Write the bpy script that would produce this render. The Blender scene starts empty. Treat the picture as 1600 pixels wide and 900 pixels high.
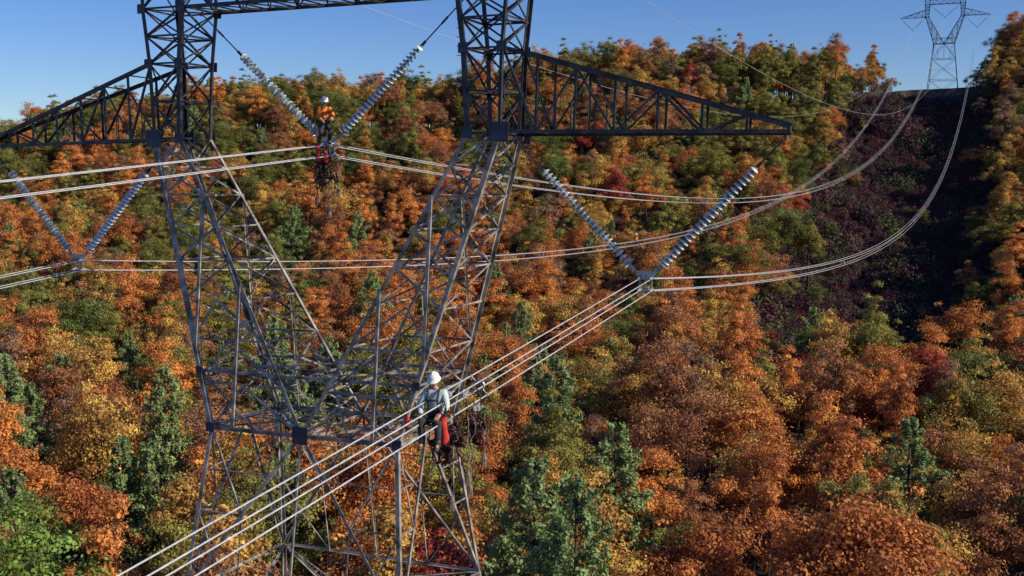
import bpy, bmesh, math, random
import numpy as np
from mathutils import Vector, Matrix, Quaternion, noise

random.seed(7); np.random.seed(7)
scene = bpy.context.scene
COL = scene.collection
CZ = 40.0
A = math.radians(22.9)
SA, CA = math.sin(A), math.cos(A)
T0 = (-6.16, 39.2)
BASE = -38.0
LSPAN = 424.0
RISE = 60.2

# ------------------------------------------------------------ materials
def new_mat(name):
    m = bpy.data.materials.new(name); m.use_nodes = True
    nt = m.node_tree
    return m, nt, nt.nodes["Principled BSDF"]

def noisy_mat(name, c1, c2, scale=3.0, rough=0.6, metal=0.0, bump=0.0, detail=6, coord='Object'):
    m, nt, b = new_mat(name)
    tc = nt.nodes.new('ShaderNodeTexCoord')
    n = nt.nodes.new('ShaderNodeTexNoise'); n.inputs['Scale'].default_value = scale
    n.inputs['Detail'].default_value = detail
    nt.links.new(tc.outputs[coord], n.inputs['Vector'])
    r = nt.nodes.new('ShaderNodeValToRGB')
    r.color_ramp.elements[0].position = 0.35; r.color_ramp.elements[1].position = 0.65
    r.color_ramp.elements[0].color = (*c1, 1); r.color_ramp.elements[1].color = (*c2, 1)
    nt.links.new(n.outputs['Fac'], r.inputs['Fac'])
    nt.links.new(r.outputs['Color'], b.inputs['Base Color'])
    b.inputs['Roughness'].default_value = rough; b.inputs['Metallic'].default_value = metal
    if bump:
        bp = nt.nodes.new('ShaderNodeBump'); bp.inputs['Strength'].default_value = bump
        nt.links.new(n.outputs['Fac'], bp.inputs['Height']); nt.links.new(bp.outputs['Normal'], b.inputs['Normal'])
    return m

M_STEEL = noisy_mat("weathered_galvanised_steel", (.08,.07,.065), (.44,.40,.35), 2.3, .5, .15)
M_STEELD = noisy_mat("dark_steel", (.018,.020,.028), (.085,.078,.078), 2.2, .5, .35)  # darker steel tone used on the upper masts, arms and beam
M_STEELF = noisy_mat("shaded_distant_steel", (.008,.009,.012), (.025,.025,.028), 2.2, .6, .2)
M_GUSSET = noisy_mat("gusset_plate_steel", (.025,.03,.055), (.075,.08,.11), 2.4, .5, .3)
M_ALU = noisy_mat("aluminium_strand", (.52,.52,.52), (.74,.74,.73), 6, .35, .3)
M_HW = noisy_mat("galvanised_hardware", (.30,.31,.32), (.52,.53,.54), 9, .4, .5)
M_GLASS = noisy_mat("insulator_glass", (.50,.61,.64), (.68,.77,.78), 8, .10, 0)
M_CAP = noisy_mat("insulator_cap_iron", (.22,.23,.24), (.36,.37,.38), 8, .5, .4)
M_SKIN = noisy_mat("skin", (.42,.22,.15), (.50,.28,.19), 20, .55)
M_EYE = noisy_mat("eye_dark", (.01,.01,.01), (.03,.02,.02), 20, .2)
M_WHITE = noisy_mat("white_helmet_shell", (.75,.75,.74), (.82,.82,.81), 8, .3)
M_SHIRTW = noisy_mat("pale_work_shirt", (.45,.53,.52), (.58,.66,.64), 9, .85, 0, .4)
M_SHIRTO = noisy_mat("orange_work_shirt", (.84,.16,.015), (.92,.24,.03), 9, .8, 0, .4)
M_TROUD = noisy_mat("dark_work_trousers", (.02,.022,.03), (.05,.05,.06), 9, .9, 0, .4)
M_STRAP = noisy_mat("black_webbing", (.012,.012,.014), (.03,.03,.035), 30, .7)
M_BOOT = noisy_mat("boot_leather", (.05,.03,.02), (.09,.055,.03), 14, .6)
M_RED = noisy_mat("red_canvas", (.45,.03,.015), (.65,.055,.03), 7, .75, 0, .3)
M_DRED = noisy_mat("dark_red_mesh_fabric", (.02,.012,.012), (.10,.022,.02), 12, .85, 0, .6)
M_ROPE = noisy_mat("rope_fibre", (.16,.11,.08), (.34,.26,.18), 30, .9)
M_BARK = noisy_mat("bark", (.025,.02,.017), (.06,.05,.045), 4, .9, 0, .5)
M_CONC = noisy_mat("concrete_footing", (.28,.27,.25), (.4,.39,.36), 5, .9, 0, .2)

def leaf_mat(name, ca, cb, trans=.30):
    m, nt, b = new_mat(name)
    oi = nt.nodes.new('ShaderNodeObjectInfo')
    mx = nt.nodes.new('ShaderNodeMix'); mx.data_type = 'RGBA'
    mx.inputs[6].default_value = (*ca, 1); mx.inputs[7].default_value = (*cb, 1)
    nt.links.new(oi.outputs['Random'], mx.inputs[0])
    at = nt.nodes.new('ShaderNodeAttribute'); at.attribute_name = "leaf_variation"
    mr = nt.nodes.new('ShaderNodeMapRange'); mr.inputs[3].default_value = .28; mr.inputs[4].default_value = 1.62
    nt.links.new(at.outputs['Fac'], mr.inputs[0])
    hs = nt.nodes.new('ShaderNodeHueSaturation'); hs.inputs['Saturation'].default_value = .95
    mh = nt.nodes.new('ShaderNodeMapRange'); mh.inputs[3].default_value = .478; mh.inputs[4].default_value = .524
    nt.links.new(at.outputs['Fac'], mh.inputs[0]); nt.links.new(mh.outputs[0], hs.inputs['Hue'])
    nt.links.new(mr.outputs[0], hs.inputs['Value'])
    nt.links.new(mx.outputs[2], hs.inputs['Color'])
    nt.links.new(hs.outputs['Color'], b.inputs['Base Color'])
    b.inputs['Roughness'].default_value = .7
    b.inputs['Specular IOR Level'].default_value = .18
    tr = nt.nodes.new('ShaderNodeBsdfTranslucent'); nt.links.new(hs.outputs['Color'], tr.inputs['Color'])
    ms = nt.nodes.new('ShaderNodeMixShader'); ms.inputs[0].default_value = trans
    out = nt.nodes['Material Output']
    nt.links.new(b.outputs[0], ms.inputs[1]); nt.links.new(tr.outputs[0], ms.inputs[2])
    nt.links.new(ms.outputs[0], out.inputs['Surface'])
    return m

# ------------------------------------------------------------ mesh builder
class MB:
    def __init__(s): s.v=[]; s.f=[]; s.mi=[]
    def add(s, vs, fs, mi=0):
        o=len(s.v); s.v.extend([tuple(v) for v in vs]); s.f.extend([tuple(i+o for i in f) for f in fs]); s.mi.extend([mi]*len(fs))
    def bar(s, p1, p2, w=.1, t=None, ref=None, mi=0, flip=False):
        w=w*.62
        if t is None: t=max(.012,w*.16)
        p1=Vector(p1); p2=Vector(p2); d=(p2-p1)
        if d.length<1e-4: return
        d.normalize()
        r=Vector(ref) if ref is not None else Vector((0,-1,0))
        e1=r-d*r.dot(d)
        if e1.length<1e-3:
            r=Vector((.3,.2,.9)); e1=r-d*r.dot(d)
        e1.normalize(); e2=d.cross(e1)
        if flip: e2=-e2
        prof=[(0,0),(w,0),(w,t),(t,t),(t,w),(0,w)]
        vs=[]
        for p in (p1,p2):
            for a,b in prof: vs.append(p-e1*(a-w*.3)+e2*(b-w*.3))
        fs=[(i,(i+1)%6,6+(i+1)%6,6+i) for i in range(6)]
        fs+= [(5,4,3,0),(3,2,1,0),(6,9,10,11),(6,7,8,9)]
        s.add(vs,fs,mi)
    def tube(s, pts, rad, n=8, mi=0, cap=True):
        pts=[Vector(p) for p in pts]
        if not hasattr(rad,'__len__'): rad=[rad]*len(pts)
        vs=[]; fs=[]
        prev=None
        for i,p in enumerate(pts):
            d=(pts[min(i+1,len(pts)-1)]-pts[max(i-1,0)]).normalized()
            if prev is None:
                r=Vector((0,0,1)) if abs(d.z)<.9 else Vector((1,0,0))
                e1=(r-d*r.dot(d)).normalized()
            else:
                e1=(prev-d*prev.dot(d)).normalized()
            prev=e1; e2=d.cross(e1)
            for k in range(n):
                a=2*math.pi*k/n
                vs.append(p+(e1*math.cos(a)+e2*math.sin(a))*rad[i])
        for i in range(len(pts)-1):
            for k in range(n):
                fs.append((i*n+k,i*n+(k+1)%n,(i+1)*n+(k+1)%n,(i+1)*n+k))
        if cap:
            fs.append(tuple(range(n-1,-1,-1))); fs.append(tuple((len(pts)-1)*n+k for k in range(n)))
        s.add(vs,fs,mi)
    def box(s, c, size, rot=None, mi=0):
        c=Vector(c); hx,hy,hz=[q/2 for q in size]
        vs=[Vector((x,y,z)) for x in(-hx,hx) for y in(-hy,hy) for z in(-hz,hz)]
        if rot is not None: vs=[rot@v for v in vs]
        vs=[v+c for v in vs]
        s.add(vs,[(0,1,3,2),(4,6,7,5),(0,4,5,1),(2,3,7,6),(0,2,6,4),(1,5,7,3)],mi)
    def lathe(s, prof, n=16, c=(0,0,0), mi=0, sx=1, sy=1):
        vs=[]; fs=[]
        for r,z in prof:
            for k in range(n):
                a=2*math.pi*k/n; vs.append((c[0]+r*math.cos(a)*sx,c[1]+r*math.sin(a)*sy,c[2]+z))
        for i in range(len(prof)-1):
            for k in range(n):
                fs.append((i*n+k,i*n+(k+1)%n,(i+1)*n+(k+1)%n,(i+1)*n+k))
        s.add(vs,fs,mi)
    def torus(s, c, R, r, axis='z', n=20, m=6, mi=0, sx=1, sy=1):
        vs=[]; fs=[]
        for i in range(n):
            a=2*math.pi*i/n
            for j in range(m):
                b=2*math.pi*j/m
                x=(R+r*math.cos(b))*math.cos(a)*sx; y=(R+r*math.cos(b))*math.sin(a)*sy; z=r*math.sin(b)
                p=(x,y,z) if axis=='z' else ((x,z,y) if axis=='y' else (z,x,y))
                vs.append((c[0]+p[0],c[1]+p[1],c[2]+p[2]))
        for i in range(n):
            for j in range(m):
                fs.append((i*m+j,((i+1)%n)*m+j,((i+1)%n)*m+(j+1)%m,i*m+(j+1)%m))
        s.add(vs,fs,mi)
    def mesh(s, name, mats, smooth=False):
        me=bpy.data.meshes.new(name); me.from_pydata(s.v,[],s.f)
        for m in mats: me.materials.append(m)
        me.polygons.foreach_set('material_index', s.mi)
        if smooth: me.polygons.foreach_set('use_smooth',[True]*len(s.f))
        me.update()
        bm=bmesh.new(); bm.from_mesh(me); bmesh.ops.recalc_face_normals(bm,faces=bm.faces); bm.to_mesh(me); bm.free()
        return me

def link(name, data, parent=None, loc=(0,0,0), rotz=0.0, **props):
    o=bpy.data.objects.new(name,data); COL.objects.link(o)
    o.location=loc; o.rotation_euler=(0,0,rotz)
    if parent: o.parent=parent
    for k,v in props.items(): o[k]=v
    if data is None: o.empty_display_size=.3
    return o

def W(u,v,z):
    return Vector((T0[0]+CA*u+SA*v, T0[1]-SA*u+CA*v, CZ+z))

# ------------------------------------------------------------ terrain
RT=[(-900,230,),(-300,222),(0,205),(200,155),(350,135),(700,132),(860,92),(1000,78),(1340,88),(1400,76),(1590,62),(1900,70),(2600,120)]
RX=[r[0] for r in RT]; RY=[r[1] for r in RT]
def ground_rel(X,Y):
    px=800+1800*X/max(Y,120.0)
    yt=float(np.interp(px,RX,RY))
    hr=(290-yt)/1800*370-14.5
    if Y<130: fr=0
    elif Y<370: fr=((Y-130)/240)**2.4
    else: fr=1+ .05*math.sin(min((Y-370)/80,1)*math.pi/2)
    g=-40+(hr+40)*fr
    if Y>470: g-= (Y-470)*.12 if Y<1000 else 64
    nz=noise.noise(Vector((X/55,Y/55,.3)))*3.0+noise.noise(Vector((X/17,Y/17,2.3)))*.8
    g+=nz*(1 if Y<330 else max(.25,1-(Y-330)/60))
    u=(X-T0[0])*CA-(Y-T0[1])*SA; v=(X-T0[0])*SA+(Y-T0[1])*CA
    if v>150:
        k=min((v-150)/80,1)
        g+= k*max(0,min(u-10,34))*.26 - k*2.4*math.exp(-(u/16)**2)  # hillside rise right of the corridor, raised further to shade the clearing
    return g

def grid_axis(lo,hi,f0,f1,fine,coarse):
    a=[]; x=lo
    while x<hi:
        a.append(x); x+= fine if f0<=x<f1 else coarse
    a.append(hi); return a
xs=grid_axis(-1500,1800,-280,330,5,45); ys=grid_axis(-500,2600,20,480,5,45)
gv=[(x,y,CZ+ground_rel(x,y)) for y in ys for x in xs]
nx=len(xs)
gf=[(j*nx+i,j*nx+i+1,(j+1)*nx+i+1,(j+1)*nx+i) for j in range(len(ys)-1) for i in range(nx-1)]
gm=bpy.data.meshes.new("ground"); gm.from_pydata(gv,[],gf)
gm.polygons.foreach_set('use_smooth',[True]*len(gf))
M_GROUND=noisy_mat("leaf_litter_ground",(.016,.012,.013),(.045,.026,.022),.35,.95,0,.6,12)
gm.materials.append(M_GROUND)
ground=link("ground",gm,None,kind="structure",label="leaf-littered valley floor rising to a wooded ridge",category="ground")
M_BANK=noisy_mat("graded_earth",(.035,.026,.026),(.12,.085,.065),.6,.95,0,.6,10)
bv=[];bf=[];nb_=40
for i in range(nb_+1):
    u=-30+62*i/nb_
    j=noise.noise(Vector((u/5,3,1)))*.5; j2=noise.noise(Vector((u/3,8,1)))*.6
    top=31.0+.022*u+noise.noise(Vector((u/9,5,2)))*.35
    for (v,z) in((352+j2*2,21),(361+j*3,27.5+j),(365+j2*3,top),(392,top+.2),(402,25)): bv.append(W(u,v,z))
for i in range(nb_):
    for k in range(4): bf.append((i*5+k,(i+1)*5+k,(i+1)*5+k+1,i*5+k+1))
bm_=bpy.data.meshes.new("crest_bench"); bm_.from_pydata([tuple(v) for v in bv],[],bf); bm_.materials.append(M_BANK)
link("hill_crest_bench",bm_,None,kind="structure",label="level graded earth bench across the cleared ridge crest",category="hill")

# ------------------------------------------------------------ tower parts
def Z(z): return z-BASE
def lerp(a,b,t): return a+(b-a)*t
def L3(a,b,t): return Vector(a)+(Vector(b)-Vector(a))*t
ZB,ZT,ZA,ZTOP,ZW=1.65,4.25,6.15,7.9,-8.2

def panel_x(mb,a0,b0,a1,b1,w,ref,horiz=True):
    mb.bar(a0,b1,w,ref=ref); mb.bar(b0,a1,w,ref=ref,flip=True)
    if horiz: mb.bar(a1,b1,w,ref=ref)

PLATES=[]
def plate(name,c,q,ny=0.012):
    m=MB(); vs=[Vector((dx*q,dy,dz*q)) for dy in(-ny,ny) for dx,dz in((-1,.75),(-.85,1),(.9,1),(1,.8),(.9,-1),(-1,-.9))]
    m.add(vs,[(0,1,2,3,4,5),(11,10,9,8,7,6)]+[(i,i+6,(i+1)%6+6,(i+1)%6) for i in range(6)])
    PLATES.append((name,m.mesh(name,[M_GUSSET]),c))

def build_mast(s):
    up=MB()
    lv=[(ZTOP,5.25,6.95,.95),(ZA,5.25,6.95,.95),(5.2,5.35,6.85,.92),(ZT,5.45,6.75,.9),(2.95,5.5,6.7,.87),(ZB,5.55,6.65,.85)]
    def cor(l):
        z,ui,uo,vh=l
        return [Vector((s*ui,-vh,Z(z))),Vector((s*uo,-vh,Z(z))),Vector((s*uo,vh,Z(z))),Vector((s*ui,vh,Z(z)))]
    C=[cor(l) for l in lv]
    refs=[(0,-1,0),(s,0,0),(0,1,0),(-s,0,0)]
    for i in range(len(C)-1):
        for k in range(4):
            up.bar(C[i][k],C[i+1][k],.23,ref=refs[k])
            k2=(k+1)%4
            panel_x(up,C[i][k],C[i][k2],C[i+1][k],C[i+1][k2],.10,refs[k])
        up.bar(C[i][0],C[i][2],.08,ref=(0,0,1)); up.bar(C[i][1],C[i][3],.08,ref=(0,0,1))
    for k in range(4): up.bar(C[0][k],(s*6.3,0,Z(8.9)),.12,ref=refs[k])
    for k in range(22):
        z=ZB+.15+k*.28; up.box((s*(5.5 if z<4 else 5.33)-s*.07,-.87,Z(z)),(.15,.02,.02))
    for z,u,vh in [(ZB,5.55,.87),(ZB,6.65,.87),(ZT,5.45,.92),(ZT,6.75,.92),(ZA,5.25,.97),(ZA,6.95,.97)]:
        for sv in (-1,1): plate("gusset_plate",(s*u,sv*(vh+.05),Z(z)),.17 if z!=ZB else (.32 if u>6 else .18))
    lo=MB()
    def node(t,io,sv):
        z=lerp(ZB,ZW,t); vh=lerp(.85,2.0,t)
        u=lerp(6.65,3.6,t) if io else lerp(5.55,0.0,t)
        return Vector((s*u,sv*vh,Z(z)))
    ts=[0,.10,.20,.31,.43,.56,.70,.85,1.0]
    for i in range(len(ts)-1):
        a,b=ts[i],ts[i+1]
        for sv in(-1,1):
            rf=(0,sv,0)
            lo.bar(node(a,1,sv),node(b,1,sv),.23,ref=rf)
            lo.bar(node(a,0,sv),node(b,0,sv),.20,ref=rf,flip=True)
            if i<5:
                panel_x(lo,node(a,0,sv),node(a,1,sv),node(b,0,sv),node(b,1,sv),.10,rf,i%2==1)
                c_=L3(node(a,0,sv),node(b,1,sv),.5)
                lo.bar(c_,L3(node(a,1,sv),node(b,1,sv),.5),.055,ref=rf)
            else:
                if b<1: lo.bar(node(b,0,sv),node(b,1,sv),.11,ref=rf)
                m=L3(node(a,0,sv),node(a,1,sv),.5)
                lo.bar(m,node(b,0,sv),.11,ref=rf); lo.bar(m,node(b,1,sv),.11,ref=rf,flip=True)
                lo.bar(L3(m,node(b,0,sv),.5),L3(node(a,0,sv),node(b,0,sv),.5),.065,ref=rf)
                lo.bar(L3(m,node(b,1,sv),.5),L3(node(a,1,sv),node(b,1,sv),.5),.065,ref=rf)
                lo.bar(L3(m,node(b,1,sv),.5),L3(node(b,0,sv),node(b,1,sv),.75),.055,ref=rf)
                lo.bar(L3(m,node(b,0,sv),.5),L3(node(b,0,sv),node(b,1,sv),.25),.055,ref=rf)
        for io in(0,1):
            rf=(s if io else -s,0,0)
            if (i<4 and io) or i>=6: panel_x(lo,node(a,io,-1),node(a,io,1),node(b,io,-1),node(b,io,1),.085,rf,b<1)
            else:
                q_=1 if i%2 else -1
                lo.bar(node(a,io,-q_),node(b,io,q_),.09,ref=rf)
                if b<1: lo.bar(node(b,io,-1),node(b,io,1),.085,ref=rf)
    for sv in(-1,1):
        for u0,zb in((4.4,None),(2.7,ZW)):
            t0=(5.55-u0)/5.55; top=node(t0,0,sv)
            t1=(6.65-u0)/3.05 if zb is None else 1.0
            bt=Vector((s*u0,sv*(lerp(.85,2.0,t1)+.03),Z(lerp(ZB,ZW,t1))))
            lo.bar(top+Vector((0,sv*.03,.1)),bt,.17 if sv<0 else .12,ref=(0,sv,0))
    return up,lo

def build_arm(s):
    mb=MB(); N=7; TIP=15.35
    def nd(t,top,sv):
        u=lerp(6.65 if not top else 6.75,TIP,t)
        z=lerp(ZT,1.70,t) if top else lerp(ZB,1.52,t)
        vh=lerp(.85,.08,t)
        return Vector((s*u,sv*vh,Z(z)))
    ts=[0,.13,.27,.41,.56,.71,.86,1]
    for i in range(N):
        a,b=ts[i],ts[i+1]
        for sv in(-1,1):
            rf=(0,sv,0)
            mb.bar(nd(a,1,sv),nd(b,1,sv),.20,ref=rf); mb.bar(nd(a,0,sv),nd(b,0,sv),.18,ref=rf,flip=True)
            if b<1: mb.bar(nd(b,1,sv),nd(b,0,sv),.11,ref=rf)
            if i==N-1: continue
            if i%2==0: mb.bar(nd(a,1,sv),nd(b,0,sv),.11,ref=rf)
            else: mb.bar(nd(a,0,sv),nd(b,1,sv),.11,ref=rf)
            if i<3:
                m=L3(nd(a,0,sv),nd(b,0,sv),.5); m2=L3(nd(a,1,sv),nd(b,0,sv),.5) if i%2==0 else L3(nd(a,0,sv),nd(b,1,sv),.5)
                mb.bar(m,m2,.07,ref=rf)
        for top in(0,1):
            rf=(0,0,1 if top else -1)
            if top: mb.bar(nd(a,top,-1),nd(b,top,1),.07,ref=rf)
            else: mb.bar(nd(a,top,1),nd(b,top,-1),.07,ref=rf,flip=True)
            if b<1: mb.bar(nd(b,top,-1),nd(b,top,1),.07,ref=rf)
    mb.box((s*(TIP-.05),0,Z(1.60)),(.10,.20,.18)); mb.box((s*(TIP-.15),0,Z(1.46)),(.08,.03,.2))
    return mb

def build_beam():
    mb=MB(); N=9
    for i in range(N):
        a=lerp(-5.25,5.25,i/N); b=lerp(-5.25,5.25,(i+1)/N)
        for sv in(-.95,.95):
            rf=(0,sv,0)
            for z in(ZA,ZTOP): mb.bar((a,sv,Z(z)),(b,sv,Z(z)),.21,ref=rf)
            if i%2: mb.bar((a,sv,Z(ZA)),(b,sv,Z(ZTOP)),.11,ref=rf)
            else: mb.bar((a,sv,Z(ZTOP)),(b,sv,Z(ZA)),.11,ref=rf)
            mb.bar((b,sv,Z(ZA)),(b,sv,Z(ZTOP)),.09,ref=rf)
        for z in(ZA,ZTOP):
            mb.bar((a,-.95,Z(z)),(b,.95,Z(z)),.08,ref=(0,0,1)); mb.bar((a,.95,Z(z)),(b,-.95,Z(z)),.08,ref=(0,0,1))
            mb.bar((b,-.95,Z(z)),(b,.95,Z(z)),.08,ref=(0,0,1))
    return mb

def build_body():
    mb=MB()
    def c(z):
        d=ZW-z; return 3.6+.1*d, 2.0+.17*d
    def P(su,sv,z): 
        a,b=c(z); return Vector((su*a,sv*b,Z(z)))
    lv=[ZW,-13.8,-21.5,-29.5,BASE]
    for i in range(4):
        za,zb=lv[i],lv[i+1]
        for su in(-1,1):
            for sv in(-1,1): mb.bar(P(su,sv,za),P(su,sv,zb),.22,ref=(0,sv,0),flip=(su*sv>0))
        faces=[((-1,-1),(1,-1),(0,-1,0)),((-1,1),(1,1),(0,1,0)),((-1,-1),(-1,1),(-1,0,0)),((1,-1),(1,1),(1,0,0))]
        for fi,(A_,B_,rf) in enumerate(faces):
            a0,b0,a1,b1=P(*A_,za),P(*B_,za),P(*A_,zb),P(*B_,zb)
            m0=L3(a0,b0,.5); m1=L3(a1,b1,.5)
            mb.bar(a1,b1,.14,ref=rf)
            am=L3(a0,a1,.5); bm_=L3(b0,b1,.5)
            if i==0:
                mb.bar(m0,a1,.16,ref=rf); mb.bar(m0,b1,.16,ref=rf,flip=True)
                for e0,e1 in((a0,a1),(b0,b1)):
                    mb.bar(L3(e0,e1,.5),L3(m0,e1,.5),.09,ref=rf)
                    mb.bar(e0,L3(m0,e1,.5),.09,ref=rf)
                    mb.bar(L3(e0,e1,.25),L3(m0,e1,.25),.065,ref=rf)
                    if fi<2:
                        mb.bar(L3(e0,e1,.5),L3(m0,e1,.75),.07,ref=rf)
                        mb.bar(L3(m1,e1,.5),L3(m0,e1,.5),.08,ref=rf)
                        mb.bar(L3(m1,e1,.5),L3(m0,e1,.75),.065,ref=rf)
                if fi<2: mb.bar(m0,m1,.10,ref=rf)
            else:
                mb.bar(a0,b1,.15,ref=rf); mb.bar(b0,a1,.15,ref=rf,flip=True)
                x=L3(a0,b1,.5); mb.bar(am,x,.08,ref=rf); mb.bar(bm_,x,.08,ref=rf)
        mb.bar(P(-1,-1,zb),P(1,1,zb),.1,ref=(0,0,1)); mb.bar(P(-1,1,zb),P(1,-1,zb),.1,ref=(0,0,1))
    for sv in(-1,1):
        mb.bar((-3.6,sv*2,Z(ZW)),(0,sv*2,Z(ZW)),.20,ref=(0,sv,0)); mb.bar((0,sv*2,Z(ZW)),(3.6,sv*2,Z(ZW)),.20,ref=(0,sv,0))
    for su in(-1,1): mb.bar(P(su,-1,ZW),P(su,1,ZW),.18,ref=(su,0,0))
    mb.bar((0,-2,Z(ZW)),(0,2,Z(ZW)),.16,ref=(0,0,1))
    for su in(-1,1):
        mb.bar(P(su,-1,ZW),(0,2,Z(ZW)),.13,ref=(0,0,1)); mb.bar(P(su,1,ZW),(0,-2,Z(ZW)),.13,ref=(0,0,1))
        mb.bar((su*1.8,-2,Z(ZW)),(su*1.8,2,Z(ZW)),.09,ref=(0,0,1))
        mb.bar((su*3.6,0,Z(ZW)),(0,0,Z(ZW)),.09,ref=(0,0,1))
        mb.bar((su*1.8,-2,Z(ZW)),(su*3.6,0,Z(ZW)),.07,ref=(0,0,1)); mb.bar((su*1.8,2,Z(ZW)),(su*3.6,0,Z(ZW)),.07,ref=(0,0,1))
    t=(ZB+6.3)/(ZB-ZW); uo=lerp(6.65,3.6,t); ui=lerp(5.55,0,t); vh=lerp(.85,2,t)
    for sv in(-1,1):
        mb.bar((-uo,sv*vh,Z(-6.3)),(uo,sv*vh,Z(-6.3)),.15,ref=(0,sv,0))
        mb.bar((-uo,sv*vh,Z(-6.3)),(-1.8,sv*2,Z(ZW)),.09,ref=(0,sv,0)); mb.bar((uo,sv*vh,Z(-6.3)),(1.8,sv*2,Z(ZW)),.09,ref=(0,sv,0))
        mb.bar((-ui,sv*vh,Z(-6.3)),(-1.8,sv*2,Z(ZW)),.08,ref=(0,sv,0)); mb.bar((ui,sv*vh,Z(-6.3)),(1.8,sv*2,Z(ZW)),.08,ref=(0,sv,0))
    for x in(-uo,-uo*.5,0,uo*.5,uo): mb.bar((x,-vh,Z(-6.3)),(x,vh,Z(-6.3)),.10,ref=(0,0,1))
    for sa in(-1,1):
        mb.bar((sa*uo,-vh,Z(-6.3)),(0,vh,Z(-6.3)),.09,ref=(0,0,1)); mb.bar((sa*uo,vh,Z(-6.3)),(0,-vh,Z(-6.3)),.09,ref=(0,0,1))
    for x,y,z,q in [(-3.6,-2.08,ZW,.17),(3.6,-2.08,ZW,.17),(0,-2.08,ZW,.30),(-3.6,2.08,ZW,.17),(3.6,2.08,ZW,.17),(0,2.08,ZW,.22),(-ui,vh+.07,-6.3,.17),(ui,vh+.07,-6.3,.17),(-uo,-vh-.07,-6.3,.13),(uo,-vh-.07,-6.3,.13)]:
        plate("gusset_plate",(x,y,Z(z)),q)
    foot=MB(); foot.lathe([(0,.6),(.55,.6),(.6,.5),(.7,-2.0),(0,-2.0)],14)
    fm=foot.mesh("footing",[M_CONC])
    fl=[(fm,P(su,sv,BASE)-Vector((0,0,.1))) for su in(-1,1) for sv in(-1,1)]
    return mb,fl

bL=build_mast(-1); bR=build_mast(1)
body,feet=build_body()
O=(0,0,0)
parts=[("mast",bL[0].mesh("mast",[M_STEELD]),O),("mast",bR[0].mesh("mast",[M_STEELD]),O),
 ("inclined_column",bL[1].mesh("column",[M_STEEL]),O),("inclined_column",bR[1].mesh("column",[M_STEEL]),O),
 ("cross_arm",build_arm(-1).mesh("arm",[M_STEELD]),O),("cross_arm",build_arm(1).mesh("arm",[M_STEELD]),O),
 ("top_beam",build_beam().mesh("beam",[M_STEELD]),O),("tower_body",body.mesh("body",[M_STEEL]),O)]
parts+=PLATES+[("concrete_footing",m,l) for m,l in feet]

def place_tower(loc,label,group,dark=False):
    e=link("transmission_tower",None,None,loc,-A,label=label,category="electricity pylon",group=group)
    for n,me,l in parts:
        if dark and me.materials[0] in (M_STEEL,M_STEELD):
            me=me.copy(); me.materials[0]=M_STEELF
        link(n,me,e,l)
    return e
place_tower((T0[0],T0[1],CZ+BASE),"tall grey steel lattice electricity pylon carrying three conductor bundles","lattice pylons along the power line")
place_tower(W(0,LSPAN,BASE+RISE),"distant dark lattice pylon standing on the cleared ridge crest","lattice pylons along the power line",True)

# ------------------------------------------------------------ insulators, yokes
ND=24; PITCH=.165
db=MB(); db.lathe([(0,.085),(.040,.085),(.05,.07),(.05,.025)],14,mi=1)
db.lathe([(.045,.04),(.09,.025),(.142,-.008),(.150,-.028),(.12,-.034),(.10,-.02),(.085,-.042),(.065,-.022),(.03,-.03)],18)
db.lathe([(.03,-.028),(.022,-.08),(0,-.08)],10,mi=1)
disc_me=db.mesh("insulator_disc",[M_GLASS,M_CAP],True)
LG="glass insulator strings hung in V pairs"
def insul(p_top,p_bot,lowres=False):
    p_top=Vector(p_top); p_bot=Vector(p_bot); d=p_bot-p_top; Ln=d.length; d.normalize()
    q=Vector((0,0,-1)).rotation_difference(d)
    start=Ln-.35-ND*PITCH
    if lowres:
        mb=MB(); mb.tube([(0,0,0),(0,0,-Ln)],.04,6)
        for i in range(ND): mb.lathe([(.05,.05),(.15,-.01),(.15,-.05),(.05,-.06)],8,(0,0,-(start+PITCH*(i+.5))))
        o=link("insulator_string",mb.mesh("far_string",[M_CAP]),None,p_top,label="small glass insulator string on the distant pylon",category="insulator string",group=LG)
        o.rotation_mode='QUATERNION'; o.rotation_quaternion=q; return
    e=link("insulator_string",None,None,p_top,label="long sloping string of pale glass insulator discs under steel arm",category="insulator string",group=LG)
    e.rotation_mode='QUATERNION'; e.rotation_quaternion=q
    for i in range(ND): link("insulator_disc",disc_me,e,(0,0,-(start+PITCH*(i+.5))))
    mb=MB(); mb.tube([(0,0,0),(0,0,-start)],.022,8); mb.torus((0,0,-.06),.07,.02,'y',12,6); mb.box((0,0,-start+.1),(.09,.05,.22)); mb.box((0,0,-start*.5),(.07,.04,.3))
    link("upper_link_rod",mb.mesh("upper_link",[M_STEELD],False),e)
    mb=MB(); zz=-(start+ND*PITCH); mb.tube([(0,0,zz+.05),(0,0,-Ln)],.025,8); mb.torus((0,0,zz-.02),.2,.018,'z',24,8); mb.box((0,0,zz-.02),(.38,.02,.03)); mb.box((0,0,zz-.2),(.1,.04,.2))
    link("lower_fitting_ring",mb.mesh("lower_fitting",[M_HW],False),e)

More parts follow.
